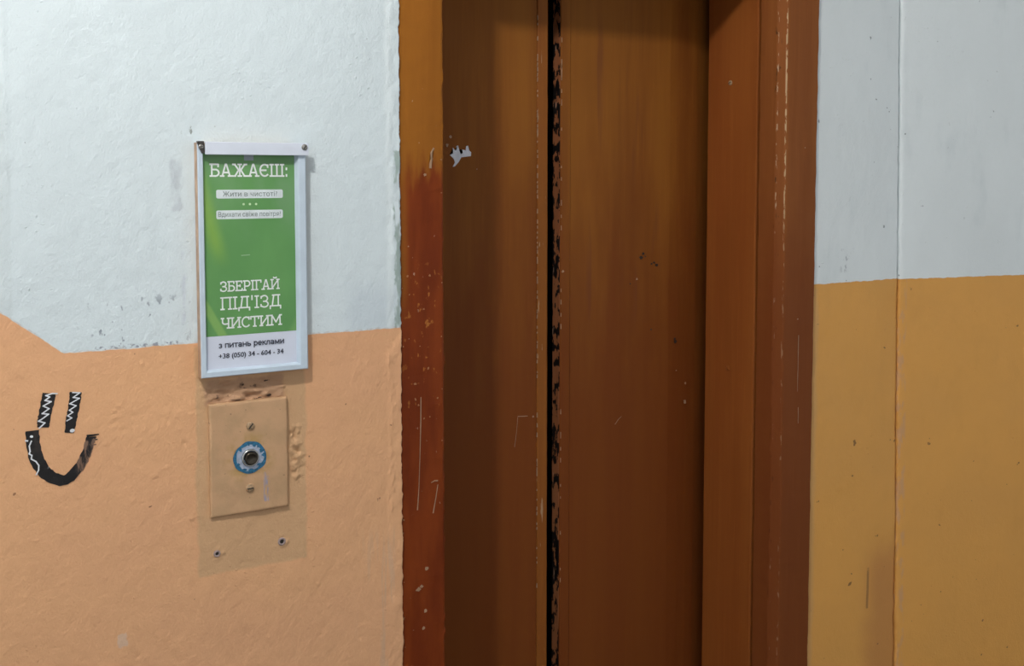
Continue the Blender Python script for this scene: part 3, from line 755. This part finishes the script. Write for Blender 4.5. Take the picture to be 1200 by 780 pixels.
font_text('lettering', 'Вдихати свіже повітря?', 0.5705, 0.6850, 1.4785, 0.0120, MAT_INK_GREY, pg, YT - 0.0001)
GL.update({
 ' ': (0.42, []),
 'з': (0.66, [arc(.30, .72, .21, .21, 150, -90, 10), arc(.31, .28, .24, .22, 90, -150, 10)]),
 'п': (0.84, [[(.14, 0), (.14, .92), (.70, .92), (.70, 0)]]),
 'и': (0.88, [[(.14, 1), (.14, 0)], [(.14, .06), (.72, .94)], [(.72, 0), (.72, 1)]]),
 'т': (0.74, [[(.04, .92), (.70, .92)], [(.37, 0), (.37, .92)]]),
 'а': (0.80, [arc(.36, .66, .27, .26, 150, 0, 10) + [(.63, 0)], arc(.36, .28, .25, .22, 0, 360, 16)]),
 'н': (0.86, [[(.14, 0), (.14, 1)], [(.70, 0), (.70, 1)], [(.14, .52), (.70, .52)]]),
 'ь': (0.78, [[(.14, 1), (.14, .06), (.42, .06)] + arc(.44, .31, .21, .25, -90, 90, 10) + [(.14, .56)]]),
 'р': (0.80, [[(.14, -.42), (.14, 1)], arc(.42, .5, .27, .44, 0, 360, 18)]),
 'е': (0.80, [[(.12, .5), (.68, .5)] + arc(.40, .5, .29, .44, 0, 310, 16)]),
 'к': (0.76, [[(.14, 0), (.14, 1)], [(.14, .46), (.66, .97)], [(.34, .60), (.70, .02)]]),
 'л': (0.82, [[(.04, .05), (.16, .12), (.24, .92), (.66, .92), (.66, 0)]]),
 'м': (1.00, [[(.14, 0), (.14, .95), (.49, .15), (.84, .95), (.84, 0)]]),
})
slab_text('lettering', 'з питань реклами', 0.5670, 0.6885, 1.2450, 0.0074, 0.0017, MAT_INK_DARK, pg, YT)
font_text('lettering', '+38 (050) 34 - 604 - 34', 0.5670, 0.6865, 1.2260, 0.0125, MAT_INK_DARK, pg, YT, 0.00030)

# ------------------------------------------------------------------ call button panel
panel = empty('call_button_panel')
tag(panel, 'painted metal lift call plate with a round button ringed in old blue paint', 'call button')
px0, px1, pz0, pz1, pyf = 0.5490, 0.6945, 0.9375, 1.1440, -0.0080
gx = np.linspace(px0, px1, 50); gz = np.linspace(pz0, pz1, 70)
GX, GZ = np.meshgrid(gx, gz, indexing='ij')
edge = np.minimum(np.minimum(GX - px0, px1 - GX), np.minimum(GZ - pz0, pz1 - GZ))
hp = 0.0014 * fbm(GX * 25, GZ * 25, 3) - 0.0016 * (1 - np.sqrt(np.clip(edge / 0.003, 0, 1)))
jx = 0.0012 * fbm(GZ * 40, GX * 3, 3) * (edge < 1e-6)
grid_slab('plate', np.stack([GX + jx, pyf - hp, GZ], -1), 0.006, MAT_PLATE, panel)
BX, BZ = 0.6220, 1.0395
def ring_blot(r, j, seed, n=40):
    q = random.Random(seed); P = []
    ph = [q.uniform(0, 6.28) for _ in range(9)]
    for i in range(n):
        a = 2 * math.pi * i / n
        rr_ = r * (1 + j * sum(math.sin((k + 2) * a + ph[k]) / (k + 2.5) for k in range(9)))
        P.append((BX + rr_ * math.cos(a), BZ + rr_ * math.sin(a)))
    return P
o = decals('blue_ring', [ring_blot(0.0300, 0.055, 3, 60)], MAT_BLUE, panel, y=pyf - 0.0002, off=(0, -0.0010, 0)); o['label'] = 'ragged ring of old blue paint'
decals('worn_ring', [ring_blot(0.0246, 0.10, 4, 60)], MAT_BLUE_PALE, panel, y=pyf - 0.0012, off=(0, -0.0006, 0))
def lathe(name, prof, c, mat, parent, n=36):
    bm = bmesh.new(); rows = []
    for r, y in prof:
        if r < 1e-7: rows.append([bm.verts.new((c[0], y, c[1]))])
        else: rows.append([bm.verts.new((c[0] + r * math.cos(2 * math.pi * i / n), y, c[1] + r * math.sin(2 * math.pi * i / n))) for i in range(n)])
    for a, b in zip(rows, rows[1:]):
        if len(b) == 1:
            for i in range(n): bm.faces.new((a[i], a[(i + 1) % n], b[0]))
        else:
            for i in range(n): bm.faces.new((a[i], a[(i + 1) % n], b[(i + 1) % n], b[i]))
    return link(name, bm_mesh(name, bm), mat, parent, True)
y0 = pyf - 0.0016
fl_ = []
for a_, q_, r_ in ((0.5, .0245, .0042), (0.9, .0250, .0038), (1.7, .0252, .0030), (2.4, .0245, .0034), (3.6, .0255, .0030), (4.2, .0245, .0040), (4.8, .0240, .0044), (5.6, .0235, .0036), (0.1, .0255, .0034), (1.25, .0240, .0032)):
    fl_.append(blot(BX + q_ * math.cos(a_), BZ + q_ * math.sin(a_), r_, 9, 0.5, 1.1))
decals('blue_flakes', fl_, MAT_BLUE, panel, y=pyf - 0.0017, off=(0, -0.0004, 0), kind='stuff')
bt = lathe('button', [(0.0120, y0), (0.0118, y0 - 0.0065), (0.0110, y0 - 0.0078), (0.0090, y0 - 0.0082), (0.0085, y0 - 0.0076), (0, y0 - 0.0078)], (BX + 0.0005, BZ - 0.0005), MAT_CAP, panel)
bt['label'] = 'dark tarnished metal push button'
lathe('button_ring', [(0.0165, y0), (0.0160, y0 - 0.0030), (0.0150, y0 - 0.0042), (0.0136, y0 - 0.0042), (0.0128, y0 - 0.0030), (0.0126, y0)], (BX, BZ), MAT_CHROME, bt)
round_screw('screw', (0.6235, pyf - 0.0002, 1.0975), (0, -1, 0), 0.0078, MAT_SCREW_PAINT, panel, True, None, 0.9)
round_screw('screw', (0.6210, pyf - 0.0002, 0.9830), (0, -1, 0), 0.0078, MAT_SCREW_PAINT, panel, True, None, 0.05)

def wall_y(x, z):
    i = int(np.clip(np.searchsorted(xs, x), 0, len(xs) - 1)); j = int(np.clip(np.searchsorted(zs, z), 0, len(zs) - 1))
    return -h[i, j]
def on_wall(name, polys, mat, parent, lift, res=0.004):
    """paint film that follows the uneven plaster"""
    bm = bmesh.new()
    for P in polys:
        bm.faces.new([bm.verts.new((a, 0.0, b)) for a, b in P])
    bmesh.ops.triangulate(bm, faces=bm.faces[:])
    for _ in range(5):
        ed = [e for e in bm.edges if e.calc_length() > res]
        if not ed: break
        bmesh.ops.subdivide_edges(bm, edges=ed, cuts=1)
        bmesh.ops.triangulate(bm, faces=[f for f in bm.faces if len(f.verts) > 3])
    for v in bm.verts: v.co.y = wall_y(v.co.x, v.co.z) - lift
    bmesh.ops.recalc_face_normals(bm, faces=bm.faces)
    me = bpy.data.meshes.new(name); bm.to_mesh(me); bm.free()
    return link(name, me, mat, parent)
# dark patches painted for the shade in mortar holes under the notice
MAT_HOLE_SHADE = simple('dark_hole_shade', (0.07, 0.040, 0.028), 0.9)
for k_, (cx_, cz_, rx_, rz_) in enumerate(((0.6585, 1.1765, 0.0055, 0.0014), (0.6135, 1.1735, 0.0022, 0.0012), (0.6625, 1.1490, 0.0050, 0.0024), (0.6400, 1.1450, 0.0085, 0.0012), (0.5980, 1.1475, 0.0095, 0.0009), (0.5660, 1.1540, 0.0040, 0.0010))):
    on_wall('hole_shade', [[(cx_ + rx_ * (1 + rr.uniform(-.35, .35)) * math.cos(a * .5236), cz_ + rz_ * (1 + rr.uniform(-.5, .5)) * math.sin(a * .5236) + 0.25 * rx_ * math.cos(a * .5236) * (k_ % 2)) for a in range(12)]], MAT_HOLE_SHADE, wall_left, 0.0007, 0.0025)

# ------------------------------------------------------------------ old wall plugs
for k, (x, z, lab) in enumerate(((0.6824, 0.8708, 'broken wall plug hole below the right corner of the call plate'), (0.5605, 0.8699, 'small wall plug hole below the left corner of the call plate'))):
    r = 0.0075 if k == 0 else 0.0062
    wy = float(wall_y(x, z))
    e = empty('wall_plug'); tag(e, lab, 'wall plug', 'old wall plugs')
    lathe('plug_rim', [(r, wy + 0.004), (r, wy - 0.0022), (r * 0.85, wy - 0.0034), (r * 0.6, wy - 0.0032), (r * 0.5, wy - 0.002), (r * 0.5, wy + 0.004)], (x, z), MAT_PLUG, e, 18)
    lathe('plug_hole', [(r * 0.52, wy - 0.0016), (0, wy - 0.0014)], (x, z), MAT_SCREW_DARK, e, 18)

# ------------------------------------------------------------------ smiley graffiti
gr = empty('smiley_graffiti')
tag(gr, 'black brushed smiley face painted on the peach part of the left wall', 'graffiti')
def strip(cpts, widths, seed, rag=0.0006, n=26, end=0.0012):
    q = random.Random(seed)
    t = np.linspace(0, len(cpts) - 1, n)
    def cr(a, tt):
        i = int(min(max(0, math.floor(tt)), len(a) - 2)); f = tt - i
        g = lambda k: a[min(max(k, 0), len(a) - 1)]
        p0, p1, p2, p3 = g(i - 1), g(i), g(i + 1), g(i + 2)
        return 0.5 * (2 * p1 + (p2 - p0) * f + (2 * p0 - 5 * p1 + 4 * p2 - p3) * f * f + (3 * p1 - p0 - 3 * p2 + p3) * f ** 3)
    X = [cr([p[0] for p in cpts], k) for k in t]; Z = [cr([p[1] for p in cpts], k) for k in t]
    W = [np.interp(k, range(len(widths)), widths) for k in t]
    L = []; R = []
    for i in range(n):
        a, b = max(0, i - 1), min(n - 1, i + 1)
        d = Vector((X[b] - X[a], Z[b] - Z[a])).normalized(); nn = Vector((-d.y, d.x))
        L.append(tuple(Vector((X[i], Z[i])) + nn * (W[i] / 2 + q.uniform(-rag, rag))))
        R.append(tuple(Vector((X[i], Z[i])) - nn * (W[i] / 2 + q.uniform(-rag, rag))))
    return L, R
def strip_quads(L, R): return [(L[i], L[i + 1], R[i + 1], R[i]) for i in range(len(L) - 1)]
LF = 0.0008
e1 = on_wall('eye', strip_quads(*strip([(0.2855, 1.1905), (0.2815, 1.172), (0.2765, 1.150), (0.2745, 1.1345)], [0.021, 0.0205, 0.0195, 0.0180], 2, 0.0007)), MAT_BRUSH, gr, LF)
e2 = on_wall('eye', strip_quads(*strip([(0.3270, 1.1885), (0.3240, 1.168), (0.3190, 1.143), (0.3150, 1.1205)], [0.0185, 0.0185, 0.0170, 0.0150], 5, 0.0007)), MAT_BRUSH, gr, LF)
mo = on_wall('mouth', strip_quads(*strip([(0.2580, 1.1310), (0.2590, 1.104), (0.2660, 1.076), (0.2820, 1.052), (0.3060, 1.0415), (0.3280, 1.0590), (0.3420, 1.0840), (0.3490, 1.1085)], [0.0210, 0.0215, 0.0220, 0.0200, 0.0180, 0.0170, 0.0160, 0.0150], 9, 0.0008, 44)), MAT_BRUSH, gr, LF)
br_ = []
for k in range(5):
    z = 1.1115 - k * 0.0042
    br_.append(ribbon([(0.3425, z), (0.352, z + 0.0005), (0.3625 - 0.003 * (k % 2) - 0.0012 * k, z + 0.001)], 0.0042, 0.0018, 0.3, k))
on_wall('dry_brush_end', br_, MAT_BRUSH, mo, LF + 0.0001)
def zig(pts, wd, parent, seed):
    polys = []
    for p, q in zip(pts, pts[1:]):
        d = (Vector(q) - Vector(p)).normalized() * wd * 0.4
        polys.append(ribbon([tuple(Vector(p) - d), tuple(Vector(q) + d)], wd))
    o = on_wall('white_zigzag', polys, MAT_MARKER_W, parent, LF + 0.0006)
    o['label'] = 'white zigzag pen line'
zig([(0.2975, 1.1890), (0.2905, 1.1900), (0.2800, 1.1875), (0.2860, 1.1845), (0.2785, 1.1795), (0.2880, 1.1765), (0.2755, 1.1705), (0.2845, 1.1650), (0.2735, 1.1580), (0.2835, 1.1560), (0.2715, 1.1480), (0.2675, 1.1460), (0.2775, 1.1420), (0.2685, 1.1340)], 0.0022, e1, 1)
zig([(0.3220, 1.1885), (0.3335, 1.1870), (0.3225, 1.1800), (0.3325, 1.1775), (0.3170, 1.1700), (0.3270, 1.1655), (0.3160, 1.1590), (0.3215, 1.1550), (0.3130, 1.1500), (0.3195, 1.1455), (0.3115, 1.1415)], 0.0020, e2, 2)
on_wall('white_mark', [blot(0.3195, 1.1240, 0.0030, 9, 0.2, 1.4)], MAT_MARKER_W, e2, LF + 0.0006)
zig([(0.2475, 1.1155), (0.2500, 1.1150)], 0.0030, mo, 3)
zig([(0.2560, 1.1140), (0.2525, 1.1060), (0.2535, 1.0970), (0.2520, 1.0930), (0.2560, 1.0900), (0.2550, 1.0840), (0.2620, 1.0790), (0.2660, 1.0720), (0.2655, 1.0640), (0.2620, 1.0570)], 0.0022, mo, 4)
on_wall('white_mark', [blot(0.2565, 1.1215, 0.0020, 8, 0.2, 1.4)], MAT_MARKER_W, mo, LF + 0.0006)

# ------------------------------------------------------------------ ceiling lamp (out of frame, the light of the landing)
lamp = empty('ceiling_lamp')
tag(lamp, 'round white glass ceiling lamp in front of the lift wall', 'lamp')
lx, ly, lz = LAMP_POS
em = M('lit_lamp_glass'); em.p.inputs['Emission Color'].default_value = (1.0, 0.965, 0.90, 1)
em.p.inputs['Emission Strength'].default_value = LAMP_STRENGTH
em.p.inputs['Base Color'].default_value = (0.9, 0.9, 0.88, 1)
bm = bmesh.new(); bmesh.ops.create_uvsphere(bm, u_segments=24, v_segments=14, radius=0.060)
bm.transform(Matrix.Translation((lx, ly, lz - 0.02)))
link('lamp_globe', bm_mesh('lamp_globe', bm), em.m, lamp, True)
bm = bmesh.new(); bmesh.ops.create_cone(bm, cap_ends=True, segments=28, radius1=0.07, radius2=0.06, depth=0.05)
bm.transform(Matrix.Translation((lx, ly, 2.9745)))
link('lamp_base', bm_mesh('lamp_base', bm), MAT_RAIL_TOP, lamp)
